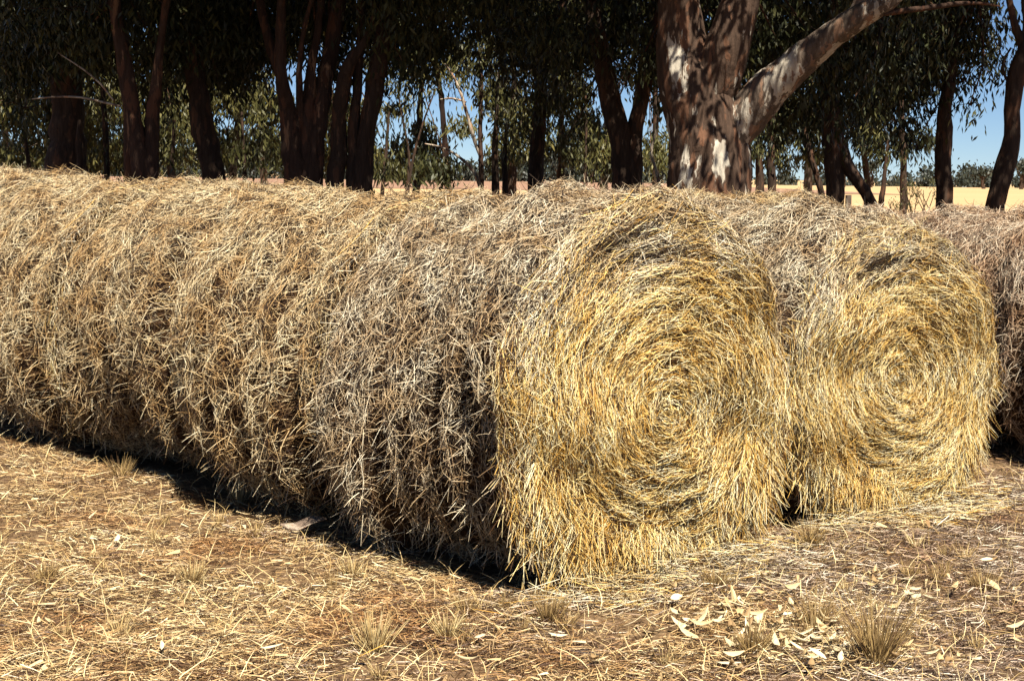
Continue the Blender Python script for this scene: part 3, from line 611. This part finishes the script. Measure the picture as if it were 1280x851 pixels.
# a fallen pale bough arching over, and a fence post
b0 = at(600, 240, 26); bt = empty('fallen_bough', (b0[0], 26, 0)); tag(bt, 'pale dead bough arching down to the ground beside the orange sapling', 'branch')
pb = [at(531, 180, 26), at(548, 182, 26), at(566, 190, 26), at(582, 202, 26), at(594, 214, 26), at(603, 240, 26), at(606, 300, 26), [at(606, 300, 26)[0] + .2, 26, -.05]]
V, Fq = sweep(np.array(pb) - np.array([b0[0], 26, 0]), [.01, .018, .022, .026, .03, .034, .04, .05], 8, .05, 5); quads('bough', V, Fq, M_pale, bt, smooth=True)
pc = at(1062, 250, 40); pr = empty('fence_post', (pc[0], 40, 0)); tag(pr, 'short leaning wooden fence post beside the prop-like leaning trunk', 'fence post')
hp = at(1061, 244, 40)[2]; V, Fq = sweep([(0, 0, -.2), (-.01, 0, hp*.5), (-.03, 0, hp)], [.085, .08, .075], 10, .04, 6); quads('post', V, Fq, M_post, pr, smooth=True)
# shrubs at the edge of the field
for px, py, w, lb in ((1160, 238, 16, 'round olive shrub before the golden field, beside the dark straight trunk'), (1143, 235, 9, 'small wispy shrub before the golden field, left of the round olive one'), (1118, 252, 10, 'low olive shrub at the foot of the pale spindly sapling')):
    c = at(px, py, 38); r = empty('shrub', (c[0], 38, 0)); tag(r, lb, 'shrub', 'shrubs before the field'); z = c[2]; gg = np.random.default_rng(px)
    st = [sweep([(gg.normal(0, .03), 0, -.05), (gg.normal(0, .12), gg.normal(0, .1), z*.5), (gg.normal(0, .25), gg.normal(0, .2), z)], [.02, .014, .006], 6, .05, px+k) for k in range(6)]
    V, Fq = joined(st); quads('stems', V, Fq, M_bark, r)
    V, Fq, T = leaves([(gg.normal(0, .18), gg.normal(0, .2), z + gg.normal(0, .12), pxw(w, 38)*.55) for _ in range(4)], gg, 1500, (.05, .09), .3, .07, 16); quads('foliage', V, Fq, M_leaf2, r, tint=T)

# second line of trees, 34 to 60 m off, each with its own crown
BG = 'trees of the second line in the woodland'
BT = [
 (8, 40, 150, 'hazy dark tree behind the left edge of the woodland', M_leaf2, [(10, 60, 60), (5, 130, 40), (25, 190, 30)]),
 (60, 46, 120, 'background tree left of the stout broad trunk', M_leaf, [(55, 60, 60), (50, 120, 45), (60, 185, 30)]),
 (112, 42, 120, 'background tree filling the gap right of the stout broad trunk', M_leaf2, [(120, 90, 50), (115, 140, 38), (118, 195, 24)]),
 (160, 50, 150, 'background tree behind the orange-lit leaning tree', M_leaf, [(165, 100, 45), (205, 150, 36), (160, 190, 26)]),
 (215, 40, 120, 'olive background tree left of the black leaning trunk', M_leaf2, [(215, 60, 50), (225, 120, 40), (215, 185, 30)]),
 (290, 44, 140, 'sunlit olive background tree right of the black leaning trunk', M_leaf2, [(300, 100, 48), (320, 140, 38), (290, 180, 26)]),
 (330, 52, 130, 'background tree behind the left stem of the many-stemmed gum', M_leaf, [(335, 50, 50), (330, 175, 30)]),
 (414, 40, 150, 'pale-trunked background tree between the two many-stemmed trees', M_leaf2, [(412, 130, 28), (405, 20, 40), (435, 160, 20)]),
 (520, 46, 120, 'background tree right of the three-stemmed tree', M_leaf2, [(505, 60, 46), (495, 130, 18), (500, 200, 20)]),
 (560, 44, 130, 'dense dark background tree behind the pale dead bough', M_leaf, [(565, 60, 50), (535, 205, 24), (558, 210, 22), (520, 215, 14)]),
 (640, 42, 140, 'olive sunlit background tree behind the orange sapling', M_leaf2, [(640, 110, 50), (655, 150, 36), (620, 200, 20)]),
 (700, 50, 130, 'bushy background tree right of the single straight trunk', M_leaf, [(705, 110, 40), (715, 160, 32), (700, 190, 20)]),
 (755, 46, 140, 'dark background tree behind the left stem of the V-forked tree', M_leaf, [(760, 30, 50), (745, 170, 26), (755, 205, 22)]),
 (820, 44, 140, 'background tree glimpsed between the V-forked tree and the large gum', M_leaf2, [(825, 40, 40), (815, 100, 22), (820, 200, 18)]),
 (950, 46, 140, 'background tree behind the great limb of the large gum', M_leaf, [(960, 80, 60), (940, 140, 34), (990, 160, 34)]),
 (1010, 52, 120, 'background tree behind the slim crooked sapling', M_leaf2, [(1020, 60, 60), (1020, 150, 36)]),
 (1085, 48, 120, 'background tree right of the prop-like leaning trunk', M_leaf, [(1090, 60, 60), (1080, 140, 34), (1125, 175, 18)]),
 (1130, 44, 100, 'background tree behind the crown of the dark straight trunk', M_leaf, [(1140, 40, 60), (1150, 90, 40), (1100, 120, 40)]),
]
for k, (px, Y, ty, lb, lm, bl) in enumerate(BT):
    gg = np.random.default_rng(300+k); lean = gg.normal(0, 12)
    tree(300+k, Y, [[(px+lean, ty-80, 6), (px + lean*.4, ty, 8), (px, 235, 10 + gg.uniform(0, 4))]], [(b[0], b[1], b[2], gg.normal(0, 1.2)) for b in bl] + [(px + gg.normal(0, 30), -20 - 40*j, 55, gg.normal(0, 1.5)) for j in range(2)], lb, M_bark if k % 3 else M_pale, lm, BG, (5, 2.5, 8, 12, 1.5), 1500, 'background_tree', leaf=(.14, .26))
# far trees on the other side of the paddock: single ones first, then the wood that reads as one mass
FT = [(1140, 205, 24, 12, 'flat-topped lone tree on the far horizon left of the bent trunk'), (1278, 205, 20, 24, 'dark tree on the far horizon at the right edge of the photo'), (1090, 207, 22, 18, 'far paddock tree seen past the pale spindly sapling'), (1055, 208, 22, 16, 'far paddock tree seen behind the leaning prop stem'), (740, 200, 16, 30, 'far paddock tree seen left of the V-forked tree'), (700, 203, 12, 30, 'far paddock tree seen right of the single straight trunk')]
FT[0] = (1231, 214, 12, 22, FT[0][4])
for k, (px, py, h, w, lb) in enumerate(FT):
    Y = 340; gg = np.random.default_rng(400+k); c = at(px, py, Y); r = empty('far_tree', (c[0], Y, 0)); tag(r, lb, 'tree', 'single trees beyond the field'); z = c[2]; s = pxw(w, Y)/2
    V, Fq = joined([sweep([(gg.normal(0, .2), 0, -.2), (gg.normal(0, .3), 0, z*.5), (gg.normal(0, s*.5), 0, z)], [.3, .22, .1], 6, .05, 400+k+9*j) for j in range(3)]); quads('trunk', V, Fq, M_bark, r)
    V, Fq, T = leaves([(gg.normal(0, s*.6), gg.normal(0, s*.5), z + gg.normal(0, z*.12), s*.42) for _ in range(9)], gg, 60, (.5, .9), .5, .5, 14); quads('crown', V, Fq, M_far, r, tint=T)
gg = np.random.default_rng(77); bl = []
for xx in np.arange(-300, 300, 2.0):
    Y = 420 + gg.normal(0, 8); hz = 3.0 + 1.6*math.sin(xx*.06) + 1.2*math.sin(xx*.17+1) + gg.normal(0, .5) + (3.0 if xx < 40 else 0)
    for zz in np.arange(.8, max(hz, 1.6), 1.9): bl.append((xx + gg.normal(0, 1), Y, zz, 2.0))
V, Fq, T = leaves(bl, gg, 34, (.7, 1.2), .6, .7, 12)
tag(quads('far_woodland', V, Fq, M_far, tint=T), 'dark line of distant woodland along the far side of the field', 'woodland', kind='stuff')
